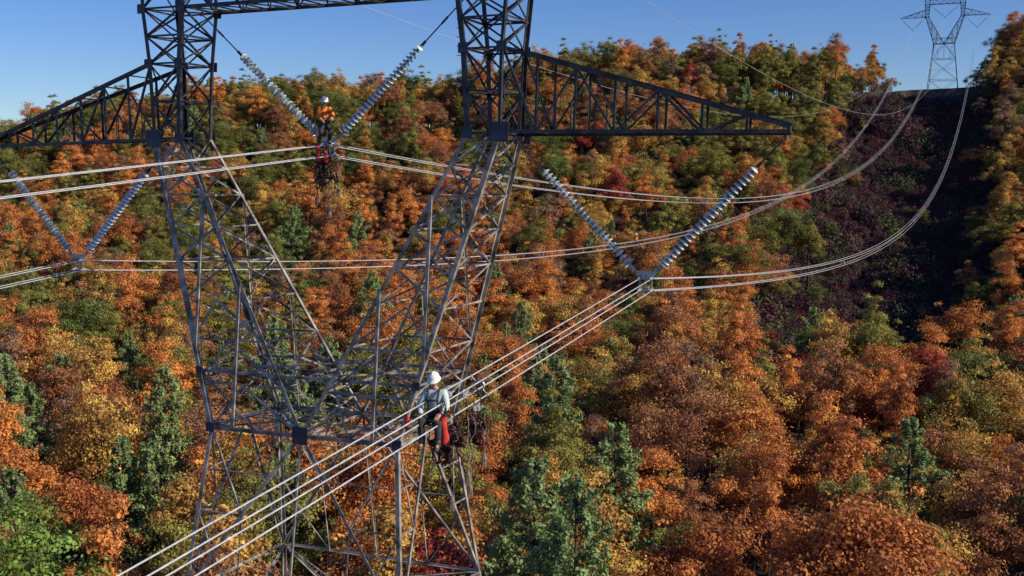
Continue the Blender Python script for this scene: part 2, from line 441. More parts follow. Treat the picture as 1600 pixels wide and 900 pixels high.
SP=.185
plt=MB()
vs=[Vector((x,y,z)) for y in(-.015,.015) for x,z in((-.34,.42),(.34,.42),(.30,.30),(.12,.22),(-.12,.22),(-.30,.30))]
plt.add(vs,[(0,1,2,3,4,5),(11,10,9,8,7,6)]+[(i,i+6,(i+1)%6+6,(i+1)%6) for i in range(6)])
plt.box((0,0,.02),(.05,.03,.5)); plt.box((0,0,SP),(.5,.04,.06)); plt.box((0,0,-SP),(.5,.04,.06))
for sx in(-1,1): plt.box((sx*SP,0,0),(.035,.03,.5))
plate_me=plt.mesh("yoke_plate",[M_HW])
cl=MB(); cl.tube([(0,-.24,.0),(0,-.12,.012),(0,0,.03),(0,.12,.012),(0,.24,.0)],[.03,.05,.06,.05,.03],8); cl.box((0,0,.04),(.05,.1,.16))
for y in(-.07,.07): cl.tube([(-.06,y,.03),(.06,y,.03)],.014,6)
clamp_me=cl.mesh("suspension_clamp",[M_HW])
PH=[(-11.1,-3.0),(0,1.2),(11.1,-3.0)]
for v0,dz,low in((0,0,False),(LSPAN,RISE,True)):
    for i,(u,z) in enumerate(PH):
        if i==1: tops=[(-5.2,ZA-.1),(5.2,ZA-.1)]
        else:
            s=-1 if i==0 else 1; tops=[(s*6.75,ZB-.15),(s*15.2,ZB-.28)]; tops.sort()
        for k,(tu,tz) in enumerate(tops):
            su=-1 if k==0 else 1
            insul(W(tu,v0,tz+dz),W(u+su*.32,v0,z+.40+dz),low)
        e=link("conductor_yoke",None,None,W(u,v0,z+dz),-A,label="galvanised yoke joining V insulators to four conductors",category="line hardware",group="yokes at the foot of insulator pairs")
        link("yoke_plate",plate_me,e)
        for a in(-SP,SP):
            for b in(-SP,SP): link("suspension_clamp",clamp_me,e,(a,0,b))

# ------------------------------------------------------------ conductors
def qs():
    return list(np.arange(-220,-60,10))+list(np.arange(-60,0,2.5))+list(np.arange(0,60,3))+list(np.arange(60,LSPAN,7))+[LSPAN]
NS=.095
def zline(z0,q,s_near=NS,s_far=.0708):
    if q<0: return z0-s_near*abs(q)+.0002*q*q
    c=(RISE+s_far*LSPAN)/LSPAN**2
    return z0-s_far*q+c*q*q
for (u,z) in PH:
    for a in(-SP,SP):
        for b in(-SP,SP):
            mb=MB(); mb.tube([W(u+a,q,zline(z,q)+b) for q in qs()],.0155,6)
            link("conductor_cable",mb.mesh("conductor",[M_ALU],True),None,label="bright bare aluminium conductor cable sweeping across the valley",category="power line cable",group="conductor cables of the power line")
for s in(-1,1):
    mb=MB(); mb.tube([W(s*6.3,q,zline(8.85,q,.07,.055)) for q in qs()],.012,5)
    link("ground_wire",mb.mesh("ground_wire",[M_ALU],True),None,label="thin overhead ground wire strung between pylon peaks",category="power line cable",group="overhead ground wires")

sm=MB()
for ang in(45,135,225,315):
    c,s_=math.cos(math.radians(ang)),math.sin(math.radians(ang))
    sm.tube([(c*.11,0,s_*.11),(c*.25,0,s_*.25)],[.018,.016],6); sm.tube([(c*.262,-.05,s_*.262),(c*.262,.05,s_*.262)],.032,8)
sm.torus((0,0,0),.11,.02,'y',16,6)
spacer_me=sm.mesh("spacer_damper",[M_HW])
for (u,z) in PH:
    for q in(-60,-12.2 if u>0 else -22,48,118,190,262):
        link("spacer_damper",spacer_me,None,W(u,q,zline(z,q)),-A,label="grey cross-shaped spacer clamped between four conductors",category="line hardware",group="spacers on the conductor bundles")

# ------------------------------------------------------------ people
def skin_me(name,verts,edges,rad,mat,sub=2):
    me=bpy.data.meshes.new(name+"_cage"); me.from_pydata([tuple(v) for v in verts],edges,[])
    o=bpy.data.objects.new(name+"_tmp",me); COL.objects.link(o)
    md=o.modifiers.new("s",'SKIN'); md.use_smooth_shade=True
    ms=o.modifiers.new("d",'SUBSURF'); ms.levels=sub; ms.render_levels=sub
    sv=me.skin_vertices[0].data
    for i,r in enumerate(rad):
        sv[i].radius=r if hasattr(r,'__len__') else (r,r)
        sv[i].use_root=(i==0)
    bpy.context.view_layer.update()
    dg=bpy.context.evaluated_depsgraph_get()
    out=bpy.data.meshes.new_from_object(o.evaluated_get(dg)); out.name=name
    out.materials.clear(); out.materials.append(mat)
    bpy.data.objects.remove(o)
    return out

def make_person(pose,shirt_mat,hr=.022):
    J={k:Vector(v) for k,v in pose.items()}
    names=['pelvis','waist','chest','neck','head']
    V=[J[n] for n in names]; R=[.125,.125,.145,.055,.06]; E=[(0,1),(1,2),(2,3),(3,4)]
    def add(v,r,par): V.append(Vector(v)); R.append(r); E.append((par,len(V)-1)); return len(V)-1
    for s in('l','r'):
        sh=add(J['sh_'+s],.068,2); el=add(J['el_'+s],.048,sh); wr=add(J['wr_'+s],.032,el)
        hd=(J['wr_'+s]-J['el_'+s]).normalized(); palm=add(J['wr_'+s]+hd*.085,(.042),wr)
        side=hd.cross(Vector((0,1,.2))).normalized(); nrm=side.cross(hd).normalized()
        for k in range(4):
            off=side*(.033-.022*k); ln=[.035,.042,.04,.03][k]
            f1=add(V[palm]+off+hd*.03,.0105,palm); f2=add(V[f1]+hd*ln-nrm*.008,.0095,f1); add(V[f2]+hd*ln*.5-nrm*.028,.008,f2)
        t1=add(V[wr]+hd*.035+side*.045,.012,wr); add(V[t1]+hd*.035+side*.015-nrm*.02,.0095,t1)
        hp=add(J['hp_'+s],.095,0); kn=add(J['kn_'+s],.062,hp); an=add(J['an_'+s],.042,kn); add(J['to_'+s],.035,an)
    bme=skin_me("body",V,E,R,M_SKIN,1)
    bm=bmesh.new(); bm.from_mesh(bme)
    hc=J['headc']; hf=J['face'].normalized(); zq=Vector((0,0,1)); xq=hf.cross(zq).normalized(); zq=xq.cross(hf).normalized()
    def Hm(x,y,z): return hc+xq*x+hf*y+zq*z
    r=bmesh.ops.create_icosphere(bm,subdivisions=3,radius=1.0)
    for v in r['verts']:
        x,y,z=v.co
        nw=1-.28*max(0,-z)**1.5*(1 if y>-.3 else .6)
        X=x*.076*nw; Y=y*.096; Zz=z*.118
        if y>0: 
            Y+=.020*math.exp(-((x/.16)**2+((z+.08)/.22)**2))
            Y-=.010*(math.exp(-(((abs(x)-.36)/.16)**2+((z-.1)/.13)**2)))
            Y+=.006*math.exp(-((x/.3)**2+((z+.48)/.08)**2))
            Y+=.012*math.exp(-((x/.35)**2+((z+.85)/.2)**2))
        v.co=Hm(X,Y,Zz)
    for sx in(-1,1):
        r=bmesh.ops.create_icosphere(bm,subdivisions=2,radius=1.0)
        for v in r['verts']: x,y,z=v.co; v.co=Hm(sx*.078+x*.012,y*.02-.005,z*.032)
    nf=len(bm.faces)
    for sx in(-1,1):
        r=bmesh.ops.create_icosphere(bm,subdivisions=2,radius=1.0)
        for v in r['verts']: x,y,z=v.co; v.co=Hm(sx*.03+x*.014,.082+y*.012,.012+z*.011)
    bm.faces.ensure_lookup_table()
    for f in list(bm.faces)[nf:]: f.material_index=1
    for f in bm.faces: f.smooth=True
    bm.to_mesh(bme); bm.free(); bme.materials.append(M_EYE)
    V2=[J['waist']-(J['waist']-J['pelvis'])*.35,J['waist'],J['chest'],L3(J['chest'],J['neck'],.8)]; R2=[.15,.152,.172,.075]; E2=[(0,1),(1,2),(2,3)]
    for s in('l','r'):
        n=len(V2); V2+= [J['sh_'+s],L3(J['sh_'+s],J['el_'+s],.55),J['el_'+s],L3(J['el_'+s],J['wr_'+s],.92)]; R2+=[.092,.08,.068,.05]
        E2+=[(2,n),(n,n+1),(n+1,n+2),(n+2,n+3)]
    V3=[J['pelvis'],J['waist']]; R3=[.152,.148]; E3=[(0,1)]
    for s in('l','r'):
        n=len(V3); V3+=[J['hp_'+s],L3(J['hp_'+s],J['kn_'+s],.55),J['kn_'+s],L3(J['kn_'+s],J['an_'+s],.45),L3(J['kn_'+s],J['an_'+s],.95)]; R3+=[.12,.1,.082,.072,.06]
        E3+=[(0,n),(n,n+1),(n+1,n+2),(n+2,n+3),(n+3,n+4)]
    boots=MB(); 
    for s in('l','r'):
        a,t=J['an_'+s],J['to_'+s]; k=(J['an_'+s]-J['kn_'+s]).normalized()
        boots.tube([a-k*.14,a,a+k*.05],[.06,.062,.05],10); boots.tube([a-(t-a)*.25+k*.04,a+(t-a)*.4+k*.035,t+k*.02,t+(t-a)*.25+k*.03],[.045,.052,.048,.025],10)
    helm=MB()
    prof=[(.142,.018),(.140,.030),(.120,.045),(.117,.09),(.100,.135),(.065,.162),(.02,.172),(0,.173)]
    n=24; vs=[]; fs=[]
    for r_,z_ in prof:
        for k in range(n):
            a=2*math.pi*k/n; rr=r_+(.03*max(0,math.sin(a))**3 if r_>.13 else 0)
            vs.append(Hm(rr*.92*math.cos(a),rr*1.08*math.sin(a),z_))
    for i in range(len(prof)-1):
        for k in range(n): fs.append((i*n+k,i*n+(k+1)%n,(i+1)*n+(k+1)%n,(i+1)*n+k))
    fs.append(tuple(range(n))); helm.add(vs,fs)
    helm.tube([Hm(0,-.10,.105),Hm(0,-.06,.165),Hm(0,0,.182),Hm(0,.06,.165),Hm(0,.10,.105)],.012,6)
    har=MB(); c=J['chest']; w=J['waist']; p=J['pelvis']; up=(c-p).normalized(); fw=Vector((0,1,0)); fw=(fw-up*fw.dot(up)).normalized()
    def H(x,y,z): return p+Vector((1,0,0))*x+fw*y+up*z
    cl_=(c-p).length
    for sx in(-1,1):
        har.tube([H(sx*.09,.16,.08),H(sx*.10,.165,cl_*.6),H(sx*.10,.175,cl_),H(sx*.11,.09,cl_+.14),H(sx*.105,-.06,cl_+.15),H(sx*.08,-.175,cl_),H(0,-.175,cl_*.6),H(-sx*.08,-.16,.08)],hr,6)
        har.torus(J['hp_'+('r' if sx>0 else 'l')]+(J['kn_l']-J['hp_l'])*.25,.12,.018,'y' if abs((J['kn_l']-J['hp_l']).y)>.25 else 'z',18,6)
    har.tube([H(-.1,.178,cl_*.9),H(.1,.178,cl_*.9)],hr*.9,6)
    pt=[H(.17*math.cos(a),.17*math.sin(a),.07) for a in np.linspace(0,2*math.pi,20)]; har.tube(pt,.03,6)
    for a in(.3,2.8,-.5,3.6): q_=H(.2*math.cos(a),.2*math.sin(a),-.02); har.tube([q_,q_-up*.12],[.04,.035],8)
    return dict(body=bme,shirt=skin_me("shirt",V2,E2,R2,shirt_mat,2),trousers=skin_me("trousers",V3,E3,R3,M_TROUD,2),
        boots=boots.mesh("boots",[M_BOOT],True),hard_hat=helm.mesh("hard_hat",[M_WHITE],True),safety_harness=har.mesh("harness",[M_STRAP],True))

def place_person(P,loc,rotz,label):
    e=link("person",None,None,loc,rotz,label=label,category="person",group="line workers on the conductors")
    for k,me in P.items(): link(k,me,e)
    return e
sit=dict(pelvis=(0,0,0),waist=(0,.02,.20),chest=(0,.04,.39),neck=(0,.05,.54),head=(0,.07,.62),headc=(.0,.085,.70),face=(.10,1,-.38),
 sh_l=(-.185,.04,.46),el_l=(-.27,.14,.21),wr_l=(-.20,.34,.10),sh_r=(.185,.04,.46),el_r=(.28,.10,.20),wr_r=(.22,.27,.03),
 hp_l=(-.10,.0,-.04),hp_r=(.10,0,-.04),kn_l=(-.17,.40,-.07),kn_r=(.17,.40,-.07),an_l=(-.16,.38,-.48),an_r=(.16,.36,-.48),to_l=(-.17,.52,-.53),to_r=(.17,.50,-.53))
stand=dict(pelvis=(0,0,0),waist=(0,.03,.20),chest=(0,.06,.39),neck=(0,.08,.54),head=(0,.10,.62),headc=(0,.115,.70),face=(0.15,1,-.28),
 sh_l=(-.185,.07,.46),el_l=(-.25,.22,.24),wr_l=(-.16,.44,.15),sh_r=(.185,.07,.46),el_r=(.27,.20,.22),wr_r=(.20,.42,.08),
 hp_l=(-.10,.0,-.04),hp_r=(.10,0,-.04),kn_l=(-.15,.27,-.31),kn_r=(.16,.22,-.34),an_l=(-.15,-.02,-.60),an_r=(.17,-.10,-.61),to_l=(-.16,.12,-.66),to_r=(.18,.04,-.67))
P_sit=make_person(sit,M_SHIRTW); P_kn=make_person(stand,M_SHIRTO,.013)
P_far=dict(P_sit); sm_=P_sit['shirt'].copy(); sm_.materials[0]=M_SHIRTO; P_far['shirt']=sm_
qn=-14.1; zn=zline(-3.0,qn)
place_person(P_sit,W(11.05,qn,zn-.12),-A+math.pi+.15,"line worker in white hard hat and pale shirt seated on conductors")
place_person(P_kn,W(.10,-.48,1.2+SP+.69),-A-math.pi/2-.75,"line worker in white hard hat and orange shirt crouching on conductors")
qf=73.0; zf=zline(-3.0,qf)
place_person(P_far,W(-11.1,qf,zf-.12+.2),-A+math.pi*.6,"distant line worker in orange shirt sitting on the conductor bundle")

def seat(loc,rot):
    mb=MB(); mb.box((0,.08,0),(.62,.36,.035)); 
    me=mb.mesh("seat_board",[M_ROPE]); e=link("work_seat",None,None,loc,rot,label="small plank work seat laid across lower conductors",category="work seat",group="work seats")
    link("seat_board",me,e)
    st=MB()
    for sx in(-.27,.27): st.tube([(sx,-.08,0.02),(sx*.9,-.02,.25),(sx*.84,.0,.45)],.012,6)
    link("seat_strap",st.mesh("seat_strap",[M_STRAP]),e)
seat(W(11.05,qn,zn-SP+.01),-A+math.pi); seat(W(-11.1,qf,zf-SP+.01),-A+math.pi)

def bag(loc,h,r,label,mat=M_RED):
    mb=MB(); n=16; prof=[(0,0),(r*.55,.0),(r*.9,.05),(r*1.12,h*.22),(r*.9,h*.5),(r*1.02,h*.75),(r*.8,h*.95),(r*.92,h),(r*.75,h),(r*.7,h*.7),(0,h*.6)]
    vs=[];fs=[]
    for i,(rr,z) in enumerate(prof):
        for k in range(n):
            a=2*math.pi*k/n; w=1+.10*math.sin(3*a+z*17)+.06*math.sin(5*a-z*29)
            vs.append((rr*w*math.cos(a)+.02*math.sin(z*9),rr*w*.8*math.sin(a)+.015*math.cos(z*11),z-h-.25))
    for i in range(len(prof)-1):
        for k in range(n): fs.append((i*n+k,i*n+(k+1)%n,(i+1)*n+(k+1)%n,(i+1)*n+k))
    mb.add(vs,fs)
    e=link("tool_bag",None,None,loc,label=label,category="tool bag",group="red tool bags hung from the conductors")
    link("canvas_body",mb.mesh("bag_body",[mat],True),e)
    hb=MB()
    for sx in(-1,1): hb.tube([(sx*r*.85,0,-.27),(sx*r*.5,0,-.08),(0,0,0)],.010,6)
    hb.tube([(r*.3,-.03,-.3),(r*.5,-.05,-.12)],.02,6)
    link("carry_strap",hb.mesh("bag_strap",[M_STRAP]),e)
bag(W(11.36,qn-.28,zn+.24),.60,.07,"tall narrow red canvas tool bag hanging beside worker")
bag(W(10.64,qn-.45,zn+.22),.30,.05,"short red tool bag hanging from conductor strap")
def bundle(loc,label,seed,n=26,R=.3,dr=2.2):
    rr=random.Random(seed); e=link("gear_bundle",None,None,loc,-A,label=label,category="gear bundle",group="gear bundles hung from the conductors")
    mb=MB()
    for k in range(n):
        a=rr.uniform(0,6.28); x=rr.uniform(-R,R)*.8; y=rr.uniform(-.12,.12); z=-rr.uniform(0,R*dr*.7)
        pts=[(x,y,z)]
        for j in range(6):
            a+=rr.uniform(-.9,.9); x+=math.cos(a)*.05; z+=math.sin(a)*.06-.02; y+=rr.uniform(-.03,.03)
            x=max(-R,min(R,x)); z=max(-R*dr,min(.05,z)); pts.append((x,y,z))
        mb.tube(pts,rr.choice([.010,.016,.026,.04]),5)
    link("tangled_net",mb.mesh("net",[M_DRED],True),e)
    s2=MB()
    for sx in(-.16,.0,.14): s2.tube([(sx,0,.3),(sx*1.1,.02,.1),(sx,0,-.1)],.012,5)
    for k in range(5):
        x=rr.uniform(-R,R)*.8; s2.box((x,-.10,-rr.uniform(.05,.4)),(.06,.05,.13),Matrix.Rotation(rr.uniform(0,1.5),3,'Y'))
    link("hanging_strap",s2.mesh("straps",[M_STRAP]),e)
bundle(W(11.16,qn+.25,zn-.30),"tangled dark red net and straps hanging beneath seated worker",3,70,.36)
bundle(W(11.44,qn+.9,zn-.20),"tangled straps and net hanging beside spacer",8,30,.22,2.8)
bundle(W(.0,-.3,1.0),"tangled dark red gear and straps below insulator yoke",5,74,.42,2.7)
bag(W(-.05,-.62,1.65),.62,.09,"red canvas tool bag hanging below insulator yoke")
bag(W(.20,-.6,1.45),.45,.075,"red canvas tool bag hanging below insulator yoke")

def rope(u,q,z,length,label,seed,r_=.012):
    rnd=random.Random(seed); mb=MB(); pts=[]
    n=9
    for i in range(n+1): pts.append((rnd.uniform(-.03,.03),rnd.uniform(-.03,.03),-length*i/n))
    mb.tube(pts,r_,6); back=[(x+.10+.05*math.sin(i),y+.03,z_) for i,(x,y,z_) in enumerate(pts[:-2])]; mb.tube(back,r_*.75,6)
    for k in range(7):
        a=k*.9; mb.tube([(0,0,-length),(math.cos(a)*.04,math.sin(a)*.04,-length-.12),(math.cos(a)*.05,math.sin(a)*.05,-length-.32)],[r_,r_*1.7,r_*.7],5)
    link("hand_line_rope",mb.mesh("rope",[M_ROPE]),None,W(u,q,z),-A,label=label,category="rope",group="hand lines hanging from the work positions")
rope(11.5,qn+.5,zn-.2,1.05,"frayed tan hand line hanging in loops",1)
rope(11.15,qn+.5,zn-.5,1.3,"thin tan rope hanging from conductors",5)
rope(11.62,qn+1.0,zn-.2,.8,"thin tan rope hanging from conductors",15)
rope(11.35,qn+.9,zn-.4,1.2,"thin tan rope hanging from conductors",25)
rope(.15,-.3,.95,1.7,"tan hand line dangling below the yoke",2,.018)
rope(-.35,-.3,.95,1.3,"short coiled rope hanging below the yoke",3,.018)
rope(.45,-.2,.95,1.0,"short coiled rope hanging below the yoke",9,.018)
pb=MB()
for sx in(-1,1): pb.lathe([(0,.010),(.055,.010),(.062,0),(.055,-.010),(0,-.010)],16,(0,0,sx*.025))
pb.tube([(0,0,-.05),(0,0,.05)],.02,8); pb.box((0,.08,0),(.03,.12,.04))
pm=pb.mesh("pulley",[M_HW])
for du,dq,dz in((.28,.6,.2),(.36,.9,-.1),(-.3,1.1,.1),(.2,1.4,-.2)):
    o=link("pulley_block",pm,None,W(11.1+du,qn+dq,zn+dz),-A,label="grey metal pulley block hanging on conductor bundle",category="pulley",group="pulley blocks at the work position")
    o.rotation_euler=(math.radians(90),dq,-A+1.0)

# ------------------------------------------------------------ trees
def quads_mesh(name,P,N,S,var,mat,aspect=1.0,rng=None):
    n=len(P)
    r=rng.normal(size=(n,3)); t=np.cross(N,r); t/=np.linalg.norm(t,axis=1)[:,None]+1e-9
    b=np.cross(N,t); b/=np.linalg.norm(b,axis=1)[:,None]+1e-9
    t=t*S[:,None]*aspect; b=b*S[:,None]
    V=np.stack([P-t,P-b*.8,P+t,P+b*.8],axis=1).reshape(-1,3)
    me=bpy.data.meshes.new(name)
    me.vertices.add(4*n); me.vertices.foreach_set('co',V.astype(np.float32).ravel())
    me.loops.add(4*n); me.loops.foreach_set('vertex_index',np.arange(4*n,dtype=np.int32))
    me.polygons.add(n); me.polygons.foreach_set('loop_start',np.arange(0,4*n,4,dtype=np.int32))
    me.update(calc_edges=True); me.validate()
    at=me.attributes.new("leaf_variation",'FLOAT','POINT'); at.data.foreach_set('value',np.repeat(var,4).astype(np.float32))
    me.materials.append(mat); return me

def deciduous(seed,mat,R=3.5,H=16,hc=10.5,nb=46,nl=9000,leaf=.115,sparse=False,limbs=9,taper=.25):
    rng=np.random.RandomState(seed)
    zc=H-hc*.5
    d=rng.normal(size=(nb*3,3)); d/=np.linalg.norm(d,axis=1)[:,None]; d=d[d[:,2]>-.5][:nb]
    k=rng.uniform(.30,1.06,size=len(d))
    ang=np.arctan2(d[:,1],d[:,0])
    asym=1+.34*np.sin(ang*2+rng.uniform(0,6))+.24*np.sin(ang*3+rng.uniform(0,6))
    tp_=1-taper*np.clip(d[:,2],0,1)
    C=np.stack([d[:,0]*R*k*asym*tp_,d[:,1]*R*k*asym*tp_,zc+d[:,2]*hc*.5*k*rng.uniform(.8,1.15,len(d))],axis=1)
    br=rng.uniform(.11,.31,len(d))*R
    bv=rng.uniform(0,1,len(d))
    w=br**2; cnt=(nl*w/w.sum()).astype(int)
    Ps=[];Ns=[];Vr=[]
    for i in range(len(d)):
        n=cnt[i]; q=rng.normal(size=(n*2,3)); q/=np.linalg.norm(q,axis=1)[:,None]
        out=C[i]-np.array([0,0,zc-1.5]); out/=np.linalg.norm(out)+1e-6
        q=q[(q@out)>-.35][:n]
        lump=1+.28*np.sin(q[:,0]*5+i)*np.cos(q[:,1]*6+q[:,2]*4+i*2)
        rad=br[i]*rng.uniform(.40,1.4,len(q))*lump
        if sparse: rad=br[i]*rng.uniform(.2,1.5,len(q))
        Ps.append(C[i]+q*rad[:,None]*np.array([1.1,1.1,.75])); nn=q+rng.normal(size=q.shape)*.38; nn[:,2]+=.2
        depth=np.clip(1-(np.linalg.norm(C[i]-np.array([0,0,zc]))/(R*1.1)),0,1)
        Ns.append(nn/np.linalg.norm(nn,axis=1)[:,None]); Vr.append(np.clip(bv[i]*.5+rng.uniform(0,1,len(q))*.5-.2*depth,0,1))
    P=np.concatenate(Ps);N=np.concatenate(Ns);va=np.concatenate(Vr)
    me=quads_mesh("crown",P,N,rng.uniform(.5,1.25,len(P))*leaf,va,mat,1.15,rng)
    tb=MB(); lean=rng.uniform(-.5,.5,2)
    tp=[(0,0,-1),(0,0,.3),(lean[0]*.4,lean[1]*.4,H*.3),(lean[0],lean[1],H*.6),(lean[0]*1.2,lean[1],H*.86)]
    tb.tube(tp,[.32,.24,.19,.11,.03],8)
    idx=rng.permutation(len(C))[:limbs if not sparse else len(C)]
    for i in idx:
        z0=min(max(C[i][2]-rng.uniform(1.5,3.2),H*.25),H*.75); f=z0/H
        b0=Vector((lean[0]*min(1,f*1.6),lean[1]*min(1,f*1.6),z0)); c=Vector(C[i]); m=(b0+c)/2+Vector((0,0,-.25))
        tb.tube([b0,m,c],[.085,.055,.018],6)
        for j in range(3 if not sparse else 8):
            e=c+Vector(rng.normal(size=3))*br[i]*.75; tb.tube([m.lerp(c,rng.uniform(.3,1)),e],[.022,.006],4)
    return me,tb.mesh("trunk",[M_BARK],True)

def conifer(seed,mat,H=17,R=4.2,leaf=.11):
    rng=np.random.RandomState(seed); Ps=[];Ns=[];Vr=[]
    tb=MB(); tb.tube([(0,0,-1),(0,0,H*.5),(0,0,H)],[.28,.17,.02],8)
    z=3.0
    while z<H-.2:
        f=(z-3.0)/(H-3.0); L0=(R*(1-f**1.6)**.9*(.85+.3*rng.rand())+.35)
        for a in np.arange(5)*math.pi*2/5+rng.uniform(0,6):
            a+=rng.uniform(-.4,.4); L=L0*rng.uniform(.55,1.1); rise=rng.uniform(.05,.5)
            dirv=np.array([math.cos(a),math.sin(a),rise]); side=np.array([-math.sin(a),math.cos(a),0])
            tb.tube([(0,0,z),tuple(np.array([0,0,z])+dirv*L)],[.045,.01],4)
            n=int(140*L/2+14); t=rng.uniform(.2,1.03,n)**.7
            wd=(.14+.30*(1-np.abs(t-.6)))*L*.46
            p=np.array([0,0,z])+dirv*(t*L)[:,None]+side*(rng.uniform(-1,1,n)*wd)[:,None]; p[:,2]+=rng.normal(size=n)*.19+.15*t
            nn=rng.normal(size=(n,3))*.8; nn[:,2]+=.7; nn+=dirv*.4; Ps.append(p); Ns.append(nn/np.linalg.norm(nn,axis=1)[:,None])
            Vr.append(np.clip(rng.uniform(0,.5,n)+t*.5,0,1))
        z+=rng.uniform(.7,.95)
    P=np.concatenate(Ps);N=np.concatenate(Ns);va=np.concatenate(Vr)
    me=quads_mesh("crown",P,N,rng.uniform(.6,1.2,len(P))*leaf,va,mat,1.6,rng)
    return me,tb.mesh("trunk",[M_BARK],True)

LM={'orange':leaf_mat("orange_leaves",(.74,.28,.05),(.60,.20,.045)),
    'rust':leaf_mat("rust_leaves",(.50,.22,.08),(.40,.15,.06)),
    'gold':leaf_mat("golden_leaves",(.68,.41,.08),(.60,.33,.065)),
    'olive':leaf_mat("olive_leaves",(.36,.31,.065),(.25,.25,.055)),
    'green':leaf_mat("green_leaves",(.15,.19,.04),(.22,.23,.05)),
    'red':leaf_mat("red_leaves",(.52,.09,.04),(.40,.06,.035)),
    'pine':leaf_mat("pine_needles",(.19,.255,.09),(.24,.285,.10),.15),
    'dull':leaf_mat("dry_brown_leaves",(.40,.22,.13),(.33,.19,.12)),
    'bright':leaf_mat("bright_green_leaves",(.24,.36,.06),(.22,.32,.055)),
    'shrub':leaf_mat("shrub_leaves",(.085,.036,.052),(.14,.052,.062),.12),
    'shrubg':leaf_mat("green_shrub_leaves",(.055,.075,.042),(.11,.10,.045),.12)}
VAR=[]
def addv(kind,seed,name,label,**k):
    c,t=(conifer if kind=='pine' else deciduous)(seed,LM[kind],**k); VAR.append((kind,c,t,name,label))
OT="broad deciduous tree with {} autumn crown on wooded slope"
addv('orange',1,"maple_tree",OT.format("bright orange")); addv('orange',2,"maple_tree",OT.format("bright orange"),R=4.3,nb=54,hc=9)
addv('orange',21,"maple_tree",OT.format("bright orange"),R=2.9,nb=38,hc=12,H=17,taper=.5)
addv('rust',3,"oak_tree",OT.format("rust-brown")); addv('rust',4,"oak_tree",OT.format("rust-brown"),R=4.5,nb=56,hc=8.5,H=15)
addv('gold',5,"hickory_tree",OT.format("golden yellow"),R=3.1,hc=12,taper=.45); addv('gold',6,"hickory_tree",OT.format("golden yellow"),R=4.1,nb=52)
addv('olive',7,"oak_tree",OT.format("yellow-green")); addv('olive',8,"oak_tree",OT.format("yellow-green"),R=4.3,nb=54)
addv('olive',22,"poplar_tree",OT.format("yellow-green"),R=2.7,hc=13,H=18,taper=.5)
addv('green',9,"oak_tree","broad tree with still-green crown on wooded slope",R=4.2,nb=54)
addv('red',10,"maple_tree",OT.format("deep red"),R=3.2)
addv('pine',11,"pine_tree","soft light green pine among autumn trees"); addv('pine',12,"pine_tree","soft light green pine among autumn trees",H=15,R=3.6); addv('pine',23,"pine_tree","soft light green pine among autumn trees",H=18,R=3.8)
addv('dull',13,"oak_tree","half-bare grey-brown tree with few dry leaves",nl=5600,sparse=True,nb=34)
addv('bright',14,"poplar_tree","broad bright green tree at valley bottom",R=4.4,nb=54)
KI={}
for i,v in enumerate(VAR): KI.setdefault(v[0],[]).append(i)
HT={'pine':17.0}

def cam_px(X,Y,Zr):
    th=math.radians(5.08); c,s=math.cos(th),math.sin(th)
    dep=Y*c-Zr*s; upc=Y*s+Zr*c
    return 800+1800*X/dep, 450-1800*upc/dep, dep

trees=[]; SPC=5.2
rnd=random.Random(23)
def mk(X,Y,k,sc,vi=None):
    vi=rnd.choice(KI[k]) if vi is None else vi
    px,py,dep=cam_px(X,Y,ground_rel(X,Y)+12)
    return dict(X=X,Y=Y,Z=CZ+ground_rel(X,Y)-.2,vi=vi,r=rnd.uniform(0,6.28),s=(sc*rnd.uniform(.85,1.15),sc*rnd.uniform(.85,1.15),sc*rnd.uniform(.88,1.12)),px=px,py=py,dep=dep)
heroes=[(200,498,'pine',1.0),(45,585,'pine',.95),(258,600,'pine',1.15),(190,665,'pine',1.1),(245,690,'pine',1.0),(870,572,'pine',1.1),(962,648,'pine',1.15),(1425,590,'pine',1.3),(835,725,'pine',1.2),(900,750,'pine',1.25),(815,470,'pine',1.0),(790,495,'pine',.9),(120,520,'pine',.8),(560,350,'pine',1.),
 (35,735,'bright',1.3),(1230,315,'green',1.35),(1180,335,'olive',1.2),(1265,345,'olive',1.1),(1500,465,'orange',1.15),(1300,470,'gold',1.05),(1350,505,'gold',.9),(1450,520,'orange',1),(1570,288,'gold',1.1),(1590,365,'orange',1.1),(1555,330,'olive',.9),(850,712,'gold',1.0),(130,715,'orange',1.05),(40,690,'orange',1.0),
 (1090,275,'gold',1.25),(1110,300,'gold',1.1),(1250,285,'red',1.0),(1010,490,'rust',1.0),(1150,500,'orange',1.1),(1040,620,'rust',1.1),(1100,600,'rust',1.1),(1000,680,'red',.75),(910,185,'red',1.1),(1080,95,'red',1.0),(640,300,'orange',1.1),(570,320,'orange',1.1),(520,70,'olive',1.0),(1560,520,'orange',.9),(1180,690,'orange',1),(1200,705,'orange',1.1),(1380,760,'gold',1.0),(1550,745,'rust',1.0),
 (700,90,'green',1.0),(1150,80,'olive',1.1),(1220,90,'olive',1.0),(1190,560,'olive',.9),(760,620,'olive',1.0),(1280,600,'gold',1.0),(1500,640,'gold',.9),(1100,780,'orange',1.0),(1300,810,'orange',1.0),(1440,770,'gold',1.0)]
HP=[]
for px,py,k,sc in heroes:
    H_=HT.get(k,16.0)*sc; best=None; Y=60.0
    while Y<400:
        X=(px-800)/1800*Y; g=ground_rel(X,Y); p=cam_px(X,Y,g+H_)
        if p[1]<=py: best=(X*p[2]/Y,Y); break
        Y+=1.0
    if best: trees.append(mk(best[0],best[1],k,sc)); HP.append(best)
    if k=='bright' and best: BR=best
y=52
